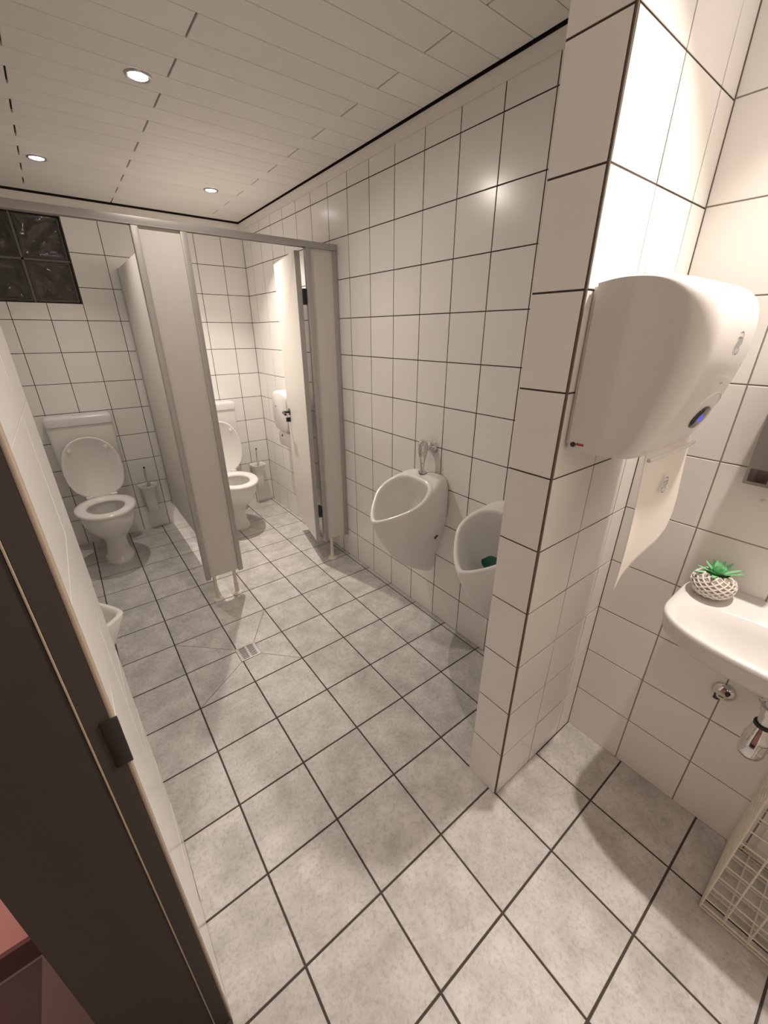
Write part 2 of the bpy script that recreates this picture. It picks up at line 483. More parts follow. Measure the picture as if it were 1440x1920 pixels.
mould('trim_3', prof, XR - XL, 'white cove moulding at the top of the wall behind the toilets', M)

# glass block window
wi = bpy.data.objects.new('window_1', None); COL.objects.link(wi)
tag(wi, 'dark glass block window high above the toilet', 'window', kind='structure')
bm = bmesh.new()
zc = (WZ0 + WZ1) / 2; xc = (WX0 + WX1) / 2
bx(bm, WX0, WX1, YB + 0.008, YB + 0.10, zc - 0.006, zc + 0.006)
bx(bm, xc - 0.006, xc + 0.006, YB + 0.008, YB + 0.10, WZ0, WZ1)
done('mortar_joint', bm, 'mortar', wi)
BW = (WX1 - WX0) / 2 - 0.009
gm = None
for i in range(2):
    for j in range(2):
        cx_ = WX0 + 0.0025 + BW / 2 + i * (BW + 0.013); cz_ = WZ0 + 0.0025 + BW / 2 + j * (BW + 0.013)
        if gm is None:
            bm = bmesh.new(); h = BW / 2
            # moulded block: rim frame, recessed wavy face
            rings = [[(-a, y, -a), (a, y, -a), (a, y, a), (-a, y, a)] for a, y in ((h, 0.085), (h, 0.004), (h - 0.004, 0.0), (h - 0.013, 0.0), (h - 0.017, 0.007))]
            loft(bm, rings, True, False)
            q = h - 0.017; K = 26
            gr = np.random.RandomState(3)
            wav = [(gr.uniform(25, 70), gr.uniform(25, 70), gr.uniform(0, 6), gr.choice((-1, 1))) for _ in range(9)]
            vv = []
            for i_ in range(K + 1):
                vv.append([])
                for j_ in range(K + 1):
                    px_ = -q + 2 * q * i_ / K; pz_ = -q + 2 * q * j_ / K
                    edge = min(1, 6 * min(i_, K - i_, j_, K - j_) / K)
                    dy_ = sum(math.sin(wx_ * px_ + sg_ * wz_ * pz_ + ph_) for wx_, wz_, ph_, sg_ in wav) / 9 * 0.0135 * edge
                    vv[-1].append(bm.verts.new((px_, 0.007 + 0.006 * edge + dy_, pz_)))
            for i_ in range(K):
                for j_ in range(K): bm.faces.new((vv[i_][j_], vv[i_ + 1][j_], vv[i_ + 1][j_ + 1], vv[i_][j_ + 1])).smooth = True
            bmesh.ops.remove_doubles(bm, verts=bm.verts, dist=1e-6)
            bmesh.ops.recalc_face_normals(bm, faces=bm.faces[:])
            gm = bpy.data.meshes.new('glass_block'); bm.to_mesh(gm); bm.free(); gm.materials.append(MATS['block_glass'])
        o = bpy.data.objects.new('glass_block', gm); COL.objects.link(o); o.parent = wi
        o.location = (cx_, YB + 0.006, cz_)
        o.rotation_euler = (0, (i * 2 + j) * math.pi / 2, 0)
box('dark_outside', (WX0, WX1, YB + 0.101, YB + 0.115, WZ0, WZ1), 'black_plastic', wi)

# ------------------------------------------------------------------ recessed lamps
def lamp(key, label):
    x, y, w, spread, aim = LAMPS[key]
    z = ceil_z(y)
    t = thing('ceiling_spotlight', label, 'ceiling lamp', (x, y, z), 0, 'recessed ceiling spotlights')
    bm = bmesh.new()
    pr = [(0.030, -0.001), (0.030, -0.003), (0.036, -0.006), (0.041, -0.004), (0.042, 0.0)]
    seg = 32
    rings = [[(r * math.cos(2 * math.pi * i / seg), r * math.sin(2 * math.pi * i / seg), zz) for i in range(seg)] for r, zz in pr]
    loft(bm, rings, False, False)
    done('ring', bm, 'steel', t, smooth=True)
    bm = bmesh.new(); lathe(bm, [(0.0295, 0.0), (0.0295, -0.0015), (0.022, -0.003)], 32)
    done('lens', bm, 'lamp_lens', t, smooth=True)
    l = bpy.data.lights.new('bulb', 'AREA'); l.shape = 'DISK'; l.size = 0.042; l.energy = w; l.color = LAMP_COL; l.spread = math.radians(spread)
    o = bpy.data.objects.new('bulb', l); COL.objects.link(o); o.parent = t; o.location = (0, 0, -0.014)
    o.rotation_euler = Vector(aim).to_track_quat('-Z', 'Y').to_euler()
lamp('centre', 'lit recessed spotlight in ceiling in front of the toilet stalls')
lamp('window_stall', 'lit recessed spotlight above the stall with the glass block window')
lamp('door_stall', 'lit recessed spotlight above the stall with the open door')
lamp('basin', 'lit recessed spotlight above the wash basin')
# unseen fill lamp, added to brighten the pink corridor wall and baseboard
t = thing('corridor_fill_lamp', 'added unseen reddish fill lamp on the corridor ceiling', 'ceiling lamp', (-1.30, -0.35, 2.36))
bm = bmesh.new(); lathe(bm, [(0.07, 0), (0.07, -0.02), (0.05, -0.045), (0.01, -0.055)], 24); done('shade', bm, 'white_plastic', t, smooth=True)
l = bpy.data.lights.new('bulb', 'AREA'); l.shape = 'DISK'; l.size = 0.09; l.spread = math.radians(40); l.energy = 3.2; l.color = (1.0, 0.66, 0.60)
o = bpy.data.objects.new('bulb', l); COL.objects.link(o); o.parent = t; o.location = (0, 0, -0.06)
o.rotation_euler = Vector((0.0, 0.80, -2.0)).to_track_quat('-Z', 'Y').to_euler()

# ------------------------------------------------------------------ toilet stalls
PZ0, PZ1 = 0.163, 1.945
def leg(parent, x, y, ztop):
    bm = bmesh.new()
    lathe(bm, [(0.032, 0.0), (0.032, 0.006), (0.026, 0.012), (0.015, 0.016), (0.0125, 0.024), (0.0125, 0.085), (0.0105, 0.086), (0.0105, ztop)], 20, Matrix.Translation((x, y, 0)))
    return done('leg', bm, 'cream_plastic', parent, smooth=True)
def pilaster(label, x0, x1, strips, legs):
    t = thing('stall_pilaster', label, 'partition panel', ((x0 + x1) / 2, 1.77, 0))
    ox = (x0 + x1) / 2
    sw = 0.028
    pan = box('panel', (x0 - ox + (sw - 0.006 if 'l' in strips else 0), x1 - ox - (sw - 0.006 if 'r' in strips else 0), -0.0065, 0.0065, PZ0 + 0.008, PZ1 - 0.001), 'laminate', t)
    for s in strips:
        a = (x0 - ox, x0 - ox + sw) if s == 'l' else (x1 - ox - sw, x1 - ox)
        box('edge_profile', (*a, -0.0145, 0.0145, PZ0, PZ1 - 0.0005), 'aluminium', t, bev=0.001)
    for lx in legs: leg(t, lx - ox, 0.0, PZ0 + 0.008)
    return t
pilaster('wide front panel on two legs between the two toilet stalls', -0.235, -0.012, 'lr', (-0.188, -0.068))
pilaster('narrow front panel on one leg against the urinal wall', 0.582, XR - 0.001, 'lr', (0.640,))
pilaster('narrow front panel at the entrance side of the toilet stalls', XL + 0.001, -0.84, 'lr', (-0.90,))
t = thing('head_rail', 'aluminium head rail along the top of the toilet stalls', 'rail', ((XL + XR) / 2, 1.77, 0))
hw = (XR - XL) / 2 - 0.001
bm = bmesh.new()
ry = 0.0165
bx(bm, -hw, hw - 0.05, -ry, ry, PZ1 + 0.003, PZ1 + 0.029, bev=0.001)
bx(bm, -hw, hw - 0.05, -ry, -ry + 0.003, PZ1 - 0.001, PZ1 + 0.004); bx(bm, -hw, hw - 0.05, ry - 0.003, ry, PZ1 - 0.001, PZ1 + 0.004)
done('rail', bm, 'aluminium', t, smooth=True, auto=30)
box('end_cap', (hw - 0.049, hw, -ry - 0.001, ry + 0.001, PZ1, PZ1 + 0.030), 'aluminium', t, bev=0.002)
t = thing('partition_wall', 'pale laminate dividing wall between the two toilet stalls', 'partition panel', (-0.122, 2.47, 0))
box('panel', (-0.0065, 0.0065, 1.7775 - 2.47, YB - 0.012 - 2.47, 0.183, 1.930), 'laminate', t)
box('wall_profile', (-0.013, 0.013, YB - 0.024 - 2.47, YB - 0.001 - 2.47, 0.183, 1.930), 'aluminium', t, bev=0.002)

def stall_door(label, hx, hy, ang, mir, length):
    """leaf hinged at (hx,hy); local +y runs along the leaf, local -x*mir is the face seen from the opening"""
    t = thing('stall_door', label, 'door', (hx, hy, 0), ang)
    th = 0.0135
    sw = 0.0
    box('leaf', (-th, th, 0.006, length, 0.165, 1.930), 'laminate', t, bev=0.001, seg=1)
    box('edge_profile', (-th - 0.001, th + 0.001, 0.0, 0.006, 0.165, 1.930), 'aluminium', t)
    for z in (1.671, 0.350):
        hb = box('hinge', (mir * (th + 0.001) if mir > 0 else -(th + 0.022), (th + 0.022) if mir > 0 else -(th + 0.001), -0.012, 0.030, z, z + 0.08), 'black_plastic', t, bev=0.002)
    for s in (-1, 1):
        bm = bmesh.new()
        cyl(bm, (s * th, length - 0.06, 1.0), (s * (th + 0.006), length - 0.06, 1.0), 0.024, seg=20)
        r = done('rosette', bm, 'dark_metal', t, smooth=True)
        bm = bmesh.new()
        tube(bm, [(s * th, length - 0.06, 1.0), (s * (th + 0.04), length - 0.06, 1.0), (s * (th + 0.048), length - 0.066, 1.0), (s * (th + 0.052), length - 0.075, 1.0), (s * (th + 0.052), length - 0.16, 1.0)], 0.0085, 10)
        done('lever', bm, 'dark_metal', r, smooth=True)
        bm = bmesh.new()
        cyl(bm, (s * th, length - 0.06, 0.945), (s * (th + 0.012), length - 0.06, 0.945), 0.017, seg=18)
        bx(bm, min(s * th, s * (th + 0.03)), max(s * th, s * (th + 0.03)), length - 0.064, length - 0.056, 0.93, 0.96)
        done('latch', bm, 'black_plastic', t, smooth=True)
    return t
stall_door('pale stall door standing open into the stall beside the urinal wall', 0.547, 1.792, math.atan2(-0.11, 0.51), 1, 0.545)
stall_door('pale stall door standing open against the left stall wall', -0.80, 1.792, math.radians(12), -1, 0.545)

# ------------------------------------------------------------------ toilets
def egg(a, hx, hf, hb, n=2.2):
    """outline: a=0 at +x, front is -y"""
    c, s = sup(a, n)
    return c * hx * (1.0 - 0.06 * max(0, -s)), s * (hb if s > 0 else hf)
def toilet(label, x):
    t = thing('toilet', label, 'toilet', (x, YB, 0), 0, 'white floor-standing toilets')
    n = 40
    A = [2 * math.pi * i / n for i in range(n)]
    # (z, centre y, half x, half front, half back)
    out = [(0.0, -0.385, 0.092, 0.135, 0.14), (0.018, -0.385, 0.092, 0.135, 0.14), (0.030, -0.385, 0.086, 0.128, 0.135), (0.06, -0.390, 0.074, 0.112, 0.13),
           (0.12, -0.400, 0.066, 0.105, 0.13), (0.17, -0.405, 0.070, 0.110, 0.14), (0.205, -0.405, 0.088, 0.135, 0.15), (0.25, -0.410, 0.122, 0.190, 0.17),
           (0.30, -0.420, 0.148, 0.230, 0.19), (0.35, -0.432, 0.162, 0.252, 0.19), (0.402, -0.440, 0.166, 0.255, 0.19), (0.421, -0.440, 0.164, 0.252, 0.19)]
    inn = [(0.423, -0.445, 0.138, 0.215, 0.14), (0.41, -0.445, 0.130, 0.200, 0.13), (0.34, -0.44, 0.116, 0.175, 0.12), (0.27, -0.42, 0.085, 0.12, 0.10), (0.23, -0.405, 0.05, 0.07, 0.06)]
    rings = [[(egg(a, hx, hf, hb)[0], cy + egg(a, hx, hf, hb)[1], z) for a in A] for z, cy, hx, hf, hb in out + inn]
    bm = loft(bmesh.new(), rings)
    bowl = done('bowl', bm, 'porcelain', t, smooth=True, auto=60)
    bm = bmesh.new(); lathe(bm, [(0.001, 0.0), (0.062, 0.0), (0.062, 0.004), (0.001, 0.005)], 24, Matrix.Translation((0, -0.41, 0.250)))
    done('water', bm, 'water', t, smooth=True)
    # rear outlet
    bm = bmesh.new(); cyl(bm, (0, -0.30, 0.17), (0, -0.002, 0.18), 0.055, seg=20); done('waste_pipe', bm, 'porcelain', t, smooth=True)
    # shelf behind the rim where the seat is hinged
    bm = bmesh.new(); bx(bm, -0.105, 0.105, -0.33, -0.19, 0.32, 0.423, bev=0.02, seg=3); done('rear_shelf', bm, 'porcelain', t, smooth=True)
    # seat ring
    cy = -0.465
    prof = [(0.0, 0.0), (0.0, 0.010), (0.10, 0.017), (0.35, 0.021), (0.65, 0.020), (0.9, 0.015), (1.0, 0.008), (1.0, 0.0)]
    rings = []
    for f, z in prof:
        rings.append([])
        for a in A:
            xo, yo = egg(a, 0.182, 0.240, 0.215, 2.15); xi, yi = egg(a, 0.112, 0.150, 0.125, 2.1)
            yi -= 0.008
            rings[-1].append((xo + (xi - xo) * f, cy + yo + (yi - yo) * f, 0.424 + z))
    bm = bmesh.new(); loft(bm, rings + [rings[0]], False, False)
    bmesh.ops.remove_doubles(bm, verts=bm.verts, dist=1e-5)
    done('seat', bm, 'seat_plastic', t, smooth=True, auto=60)
    for s in (-1, 1):
        bm = bmesh.new(); cyl(bm, (s * 0.095, -0.236, 0.436), (s * 0.055, -0.236, 0.436), 0.010, seg=14)
        done('hinge', bm, 'seat_plastic', t, smooth=True)
    # raised lid leaning on the cistern
    lid = bmesh.new()
    hh = 0.218
    Ml = Matrix.Translation((0, -0.222, 0.426)) @ Matrix.Rotation(math.radians(-4.5), 4, 'X')
    rr = []
    for off, y in ((0.012, 0.004), (0.0, -0.002), (0.0, -0.012), (0.004, -0.017), (0.014, -0.017), (0.020, -0.012)):
        rr.append([])
        for a in A:
            px_, pz_ = egg(a, 0.180 - off, 0.20 - off, 0.238 - off, 2.2 if math.sin(a) > 0 else 2.6)
            rr[-1].append(Ml @ Vector((px_, y, pz_ + 0.20)))
    loft(lid, rr)
    lo = done('lid', lid, 'seat_plastic', t, smooth=True, auto=50)
    for s in (-1, 1):
        bm = bmesh.new()
        p = Ml @ Vector((s * 0.108, -0.011, 0.355)); q = Ml @ Vector((s * 0.108, -0.024, 0.355))
        cyl(bm, p, q, 0.012, 0.010, seg=14)
        done('buffer', bm, 'seat_plastic', lo, smooth=True)
    # cistern
    bm = bmesh.new()
    rings = []
    for z, w, d in ((0.585, 0.165, 0.115), (0.60, 0.178, 0.13), (0.64, 0.186, 0.14), (0.90, 0.194, 0.148), (0.938, 0.194, 0.148)):
        r = []
        for a in A:
            c, s = sup(a, 9); r.append((c * w, -0.004 - d / 2 - 0.01 + s * d / 2, z))
        rings.append(r)
    loft(bm, rings); done('cistern', bm, 'porcelain', t, smooth=True, auto=50)
    bm = bmesh.new(); rings = []
    for z, g_ in ((0.940, 0.0), (0.941, -0.003), (0.985, -0.003), (0.996, 0.001), (1.002, 0.010), (1.004, 0.025)):
        r = []
        for a in A:
            c, s = sup(a, 9); r.append((c * (0.194 - g_), -0.004 - 0.084 + s * (0.078 - g_), z))
        rings.append(r)
    loft(bm, rings); cl = done('cistern_lid', bm, 'white_plastic', t, smooth=True, auto=50)
    bm = bmesh.new(); lathe(bm, [(0.03, 1.0035), (0.03, 1.008), (0.026, 1.010), (0.002, 1.010)], 20, Matrix.Translation((0, -0.085, 0)))
    done('flush_button', bm, 'white_plastic', cl, smooth=True)
    bm = bmesh.new(); cyl(bm, (0, -0.07, 0.36), (0, -0.07, 0.59), 0.022, seg=16); tube(bm, [(0, -0.07, 0.37), (0, -0.09, 0.345), (0, -0.14, 0.335), (0, -0.22, 0.335)], 0.022, 16)
    done('flush_pipe', bm, 'white_plastic', t, smooth=True)
    return t
toilet('white toilet with raised lid in the stall under the glass block window', -0.602)
toilet('white toilet with raised lid in the stall with the open door', 0.287)

def brush(label, x):
    t = thing('toilet_brush', label, 'toilet brush', (x, YB, 0), 0, 'wall-mounted toilet brushes')
    n = 36; A = [2 * math.pi * i / n for i in range(n)]
    def ring(z, w, d, cy, e=4):
        return [(sup(a, e)[0] * w, cy + sup(a, e)[1] * d, z) for a in A]
    rings = [ring(0.165, 0.034, 0.034, -0.055), ring(0.172, 0.039, 0.039, -0.055), ring(0.26, 0.043, 0.044, -0.057), ring(0.33, 0.047, 0.048, -0.060), ring(0.375, 0.056, 0.055, -0.064), ring(0.400, 0.069, 0.064, -0.068), ring(0.404, 0.067, 0.062, -0.068),
             ring(0.400, 0.060, 0.055, -0.068), ring(0.375, 0.047, 0.046, -0.064), ring(0.30, 0.038, 0.038, -0.060), ring(0.19, 0.033, 0.033, -0.056)]
    done('holder', loft(bmesh.new(), rings), 'porcelain', t, smooth=True, auto=60)
    bm = bmesh.new(); bx(bm, -0.03, 0.03, -0.016, -0.001, 0.27, 0.35, bev=0.004); done('wall_bracket', bm, 'white_plastic', t, smooth=True)
    a, b = Vector((-0.004, -0.055, 0.24)), Vector((0.008, -0.062, 0.548))
    d = (b - a).normalized()
    bm = bmesh.new(); cyl(bm, a, a + d * 0.12, 0.0065, seg=10); h = done('stem', bm, 'black_plastic', t, smooth=True)
    bm = bmesh.new(); cyl(bm, a + d * 0.12, b - d * 0.008, 0.0068, seg=12); done('handle', bm, 'chrome', t, smooth=True)
    bm = bmesh.new(); cyl(bm, b - d * 0.008, b + d * 0.002, 0.0074, seg=12); done('end_cap', bm, 'black_plastic', t, smooth=True)
    bm = bmesh.new(); lathe(bm, [(0.012, 0.195), (0.029, 0.205), (0.030, 0.26), (0.012, 0.275)], 18, Matrix.Translation((0, -0.056, 0))); done('bristles', bm, 'bristle', t, smooth=True)
brush('white brush holder with chrome-handled brush beside the window stall toilet', -0.288)
brush('white brush holder with chrome-handled brush beside the open-door stall toilet', 0.635)

# toilet paper dispenser on the urinal wall, inside the stall
t = thing('paper_dispenser', 'white toilet paper dispenser on the stall wall behind the open door', 'dispenser', (XR, 2.50, 0))
bm = bmesh.new(); n = 40; A = [2 * math.pi * i / n for i in range(n)]
rings = []
for x, sc_ in ((-0.001, 1.0), (-0.085, 1.0), (-0.105, 0.985), (-0.118, 0.95), (-0.124, 0.88)):
    rings.append([(x, sup(a, 4.5)[0] * 0.135 * sc_, 0.965 + sup(a, 4.5)[1] * 0.155 * sc_) for a in A])
done('cover', loft(bm, rings), 'white_plastic', t, smooth=True, auto=50)
bm = bmesh.new(); rings = []
for x, sc_ in ((-0.001, 1.0), (-0.08, 1.0), (-0.095, 0.97), (-0.100, 0.9)):
    rings.append([(x, sup(a, 5)[0] * 0.118 * sc_, 0.745 + sup(a, 5)[1] * 0.062 * sc_) for a in A])
done('lower_tray', loft(bm, rings), 'white_plastic', t, smooth=True, auto=50)
bm = bmesh.new(); cyl(bm, (-0.099, 0.04, 0.77), (-0.104, 0.04, 0.77), 0.008, seg=14); done('lock', bm, 'dark_metal', t, smooth=True)
bm = bmesh.new(); cyl(bm, (-0.123, 0.06, 1.00), (-0.1255, 0.06, 1.00), 0.007, seg=14); done('level_window', bm, 'print_grey', t, smooth=True)

# ------------------------------------------------------------------ urinals
WALL_C = [(0, 0, .874), (.12, .062, .870), (.25, .097, .850), (.38, .110, .80), (.5, .114, .72), (.62, .109, .64), (.75, .084, .545), (.87, .050, .43), (.95, .032, .32), (1, 0, .275)]
RIM_C = [(0, .100, 0, .868), (.12, .108, .085, .864), (.25, .140, .135, .846), (.38, .195, .160, .813), (.5, .250, .154, .781), (.62, .298, .122, .752), (.75, .342, .083, .726), (.87, .375, .045, .707), (.95, .392, .018, .697), (1, .398, 0, .693)]
CTRL_C = [(0, .05, 0, .890), (.25, .07, .130, .875), (.5, .13, .172, .70), (.75, .22, .130, .51), (1, .29, 0, .395)]
def smooth_tab(tab, t):
    ks = [r[0] for r in tab]
    out = []
    for c in range(1, len(tab[0])):
        vs_ = [r[c] for r in tab]
        i = max(0, min(len(ks) - 2, int(np.searchsorted(ks, t)) - 1))
        h_ = ks[i + 1] - ks[i]; u_ = (t - ks[i]) / h_
        def sl(j):
            if j == 0: return (vs_[1] - vs_[0]) / (ks[1] - ks[0])
            if j == len(ks) - 1: return (vs_[-1] - vs_[-2]) / (ks[-1] - ks[-2])
            return (vs_[j + 1] - vs_[j - 1]) / (ks[j + 1] - ks[j - 1])
        m0, m1 = sl(i) * h_, sl(i + 1) * h_
        out.append((2 * u_ ** 3 - 3 * u_ ** 2 + 1) * vs_[i] + (u_ ** 3 - 2 * u_ ** 2 + u_) * m0 + (-2 * u_ ** 3 + 3 * u_ ** 2) * vs_[i + 1] + (u_ ** 3 - u_ ** 2) * m1)
    return out
def urinal(label, x, y, rz, flat=1.0):
    t = thing('urinal', label, 'urinal', (x, y, 0), rz, 'white wall-hung urinals')
    n = 64
    par = []
    for i in range(n):
        f = i / n * 2
        par.append((f, 1) if f <= 1 else (2 - f, -1))
    wc, rc, cc = [], [], []
    for f, s in par:
        a = smooth_tab(WALL_C, f); wc.append(Vector((0.001, s * max(0, a[0]), a[1])))
        a = smooth_tab(RIM_C, f); rc.append(Vector((a[0], s * max(0, a[1]), 0.693 + (a[2] - 0.693) * flat)))
        a = smooth_tab(CTRL_C, f); cc.append(Vector((a[0], s * max(0, a[1]), a[2])))
    rings = []
    for k in range(15):
        u = k / 14
        rings.append([w * (1 - u) ** 2 + c * 2 * u * (1 - u) + r * u * u for w, c, r in zip(wc, cc, rc)])
    C = Vector((0.250, 0, 0.693 + 0.087 * flat)); N = Vector((0.59 * flat, 0, 1.0)).normalized()
    def inner(sc_, sh, w=0.0):
        return [C + (p - C) * sc_ + N * sh for p in rc]
    rings.append(inner(0.985, 0.005)); rings.append(inner(0.92, 0.006)); rings.append(inner(0.875, 0.003)); rings.append(inner(0.855, -0.010))
    for sc_, sh in ((0.82, -0.06), (0.77, -0.13), (0.65, -0.180), (0.47, -0.212), (0.2, -0.228)):
        rings.append(inner(sc_, sh))
    bm = loft(bmesh.new(), rings)
    bmesh.ops.recalc_face_normals(bm, faces=bm.faces[:])
    bv = bvh_of(bm)
    body = done('body', bm, 'porcelain', t, smooth=True, auto=70)
    for s in (1, -1):
        p, nn, _, _ = bv.ray_cast(Vector((0.062, s * 0.4, 0.555)), Vector((0, -s, 0)))
        if p is None: continue
        if nn.y * s < 0: nn = -nn
        bm = bmesh.new(); lathe(bm, [(0.0135, -0.003), (0.0135, 0.003), (0.010, 0.004), (0.009, 0.0)], 18, frame_at(p, nn))
        sc2 = done('fixing_cap', bm, 'black_plastic', t, smooth=True)
        bm = bmesh.new(); lathe(bm, [(0.0065, -0.002), (0.0065, 0.006), (0.003, 0.008)], 14, frame_at(p, nn)); done('fixing_screw', bm, 'chrome', sc2, smooth=True)
    return t, bv
def valve(label, x, y, rz, zb=0.880):
    t = thing('flush_valve', label, 'flush valve', (x, y, 0), rz, 'chrome urinal flush valves')
    bm = bmesh.new()
    lathe(bm, [(0.021, zb), (0.021, zb + 0.008), (0.016, zb + 0.011), (0.0085, zb + 0.013), (0.0085, 0.905), (0.0105, 0.925), (0.012, 0.934), (0.0115, 0.937), (0.0135, 0.940), (0.020, 0.972), (0.0225, 0.985), (0.0225, 1.022), (0.0235, 1.024), (0.0235, 1.030), (0.020, 1.040), (0.012, 1.047), (0.002, 1.049)], 24, Matrix.Translation((0.074, 0, 0)))
    done('body', bm, 'chrome', t, smooth=True, auto=50)
    bm = bmesh.new(); cyl(bm, (0.074, 0, 1.002), (0.012, 0, 1.002), 0.015, seg=20)
    lathe(bm, [(0.029, 0.001), (0.029, 0.008), (0.024, 0.022), (0.015, 0.024)], 24, Matrix.Translation((0, 0, 1.002)) @ Matrix.Rotation(math.pi / 2, 4, 'Y'))
    done('wall_rosette', bm, 'chrome', t, smooth=True, auto=50)
u1, bv1 = urinal('white urinal with a pale screen, between the stall and the other urinal', XR, 0.900, math.pi)
u2, bv2 = urinal('white urinal with a green screen, partly behind the tiled pier', XR, 0.343, math.pi)
u3, bv3 = urinal('white urinal hung on the wall by the entrance, facing the other two', XL, 0.855, 0.0, flat=0.35)
valve('chrome flush valve above the urinal with the pale screen', XR, 0.912, math.pi)
valve('chrome flush valve above the urinal with the green screen', XR, 0.343, math.pi)
valve('chrome flush valve above the urinal by the entrance', XL, 0.855, 0.0, 0.872)
def screen(label, x, y, rz, mat, r0, z0, d0):
    """shallow wavy dish resting in the bottom of the bowl"""
    t = thing('urinal_screen', label, 'urinal screen', (x, y, 0), rz)
    bm = bmesh.new(); n = 40
    rings = []
    for r, h in ((0.03, 0.0), (0.45, 0.003), (0.8, 0.016), (1.0, 0.032), (0.98, 0.036), (0.75, 0.022), (0.4, 0.012), (0.2, 0.016), (0.03, 0.018)):
        rings.append([(d0 + math.cos(2 * math.pi * i / n) * r0 * r, math.sin(2 * math.pi * i / n) * r0 * 1.05 * r, z0 + h * r0 / 0.045 + (0.003 * math.sin(10 * math.pi * i / n) if r > 0.9 else 0)) for i in range(n)])
    done('mat', loft(bm, rings), mat, t, smooth=True)
screen('pale plastic screen lying in the urinal next to the stall', XR, 0.900, math.pi, 'screen_pale', 0.040, 0.610, 0.170)
screen('green plastic screen lying in the urinal behind the pier', XR, 0.343, math.pi, 'screen_green', 0.050, 0.625, 0.185)

# ------------------------------------------------------------------ floor drain
t = thing('floor_drain', 'small square slotted metal drain grate in the tiled floor', 'drain', ((DX0 + DX1) / 2, (DY0 + DY1) / 2, 0))
wx, wy = (DX1 - DX0) / 2, (DY1 - DY0) / 2
bm = bmesh.new()
for (a, b, c, d) in ((-wx, wx, -wy, -wy + 0.008), (-wx, wx, wy - 0.008, wy), (-wx, -wx + 0.008, -wy + 0.008, wy - 0.008), (wx - 0.008, wx, -wy + 0.008, wy - 0.008)):
    bx(bm, a, b, c, d, -0.0014, 0.0015)
done('frame', bm, 'steel', t)
bm = bmesh.new(); bx(bm, -wx + 0.008, wx - 0.008, -wy + 0.008, wy - 0.008, -0.0014, -0.0011); done('pit', bm, 'black_plastic', t)
bm = bmesh.new()
iy = wy - 0.008; ix = wx - 0.008
bx(bm, -0.005, 0.005, -iy, iy, -0.0010, 0.001)
bx(bm, -ix, -ix + 0.006, -iy, iy, -0.0010, 0.001); bx(bm, ix - 0.006, ix, -iy, iy, -0.0010, 0.001)
k = 9
for i in range(k + 1):
    y = -iy + 2 * iy * i / k
    bx(bm, -ix + 0.006, -0.005, max(-iy, y - 0.0025), min(iy, y + 0.0025), -0.0010, 0.001); bx(bm, 0.005, ix - 0.006, max(-iy, y - 0.0025), min(iy, y + 0.0025), -0.0010, 0.001)
done('grate', bm, 'steel', t)

# ------------------------------------------------------------------ towel dispenser on the pier
TX0, TX1 = 0.268, 0.602
t = thing('towel_dispenser', 'large white hand towel dispenser with blue sensor light on the pier', 'dispenser', ((TX0 + TX1) / 2, PY0, 0))
hwid = (TX1 - TX0) / 2
TP = [(0.010, 1.618), (0.06, 1.624), (0.11, 1.624), (0.155, 1.618), (0.188, 1.603), (0.208, 1.580), (0.217, 1.545), (0.218, 1.505), (0.213, 1.460), (0.203, 1.415), (0.190, 1.370), (0.176, 1.330), (0.163, 1.300), (0.150, 1.284), (0.130, 1.277), (0.06, 1.275), (0.010, 1.275)]
# finer profile
def dense(tab, k):
    out = []
    for i in range(len(tab) - 1):
        p0, p1, p2, p3 = [np.array(tab[max(0, min(len(tab) - 1, i + d))]) for d in (-1, 0, 1, 2)]
        for s in range(k):
            u = s / k
            out.append(tuple(0.5 * (2 * p1 + (p2 - p0) * u + (2 * p0 - 5 * p1 + 4 * p2 - p3) * u * u + (3 * p1 - p0 - 3 * p2 + p3) * u ** 3)))
    return out + [tab[-1]]
TPd = dense(TP, 3)
rings = []
R_ = 0.062
ends = [R_ * (1 - math.cos(a)) for a in np.linspace(0, math.pi / 2, 9)]
xs = [-hwid + e for e in ends] + [hwid - e for e in ends[::-1]]
for x in xs:
    e = min(x + hwid, hwid - x)
    fi = 0 if e >= R_ else 1 - math.sqrt(max(0, 1 - ((R_ - e) / R_) ** 2))
    r = []
    for d, z in TPd:
        dd = 0.010 + (d - 0.010) * (1 - 0.25 * fi)
        r.append((x, -dd, 1.44 + (z - 1.44) * (1 - 0.016 * fi)))
    rings.append(r)
bm = loft(bmesh.new(), rings)
bmesh.ops.recalc_face_normals(bm, faces=bm.faces[:])
tbv = bvh_of(bm)
done('cover', bm, 'white_plastic', t, smooth=True, auto=50)
box('back_plate', (-hwid + 0.004, hwid - 0.004, -0.011, -0.001, 1.290, 1.610), 'white_plastic', t, bev=0.002)
box('seam', (-hwid + 0.001, -hwid + 0.005, -0.0135, -0.0095, 1.300, 1.600), 'black_plastic', t)
def on_front(x, z):
    p, nn, _, _ = tbv.ray_cast(Vector((x, -1.0, z)), Vector((0, 1, 0)))
    if nn.y > 0: nn = -nn
    return p, nn
p, nn = on_front(0.055, 1.352)
bm = bmesh.new(); n = 32
F = frame_at(p + nn * 0.0005, nn)
bm = loft(bmesh.new(), [[F @ Vector((math.cos(2 * math.pi * i / n) * 0.046 * s, math.sin(2 * math.pi * i / n) * 0.026 * s, h)) for i in range(n)] for s, h in ((1.0, -0.003), (1.0, 0.002), (0.96, 0.003), (0.5, 0.0035))])
sw_ = done('sensor_window', bm, 'dark_glass', t, smooth=True)
bm = loft(bmesh.new(), [[F @ Vector((-0.006 + math.cos(2 * math.pi * i / 16) * 0.010 * s, math.sin(2 * math.pi * i / 16) * 0.010 * s, h)) for i in range(16)] for s, h in ((1.0, 0.0030), (0.6, 0.0048))])
done('sensor_light', bm, 'led_blue', sw_, smooth=True)
pts = []
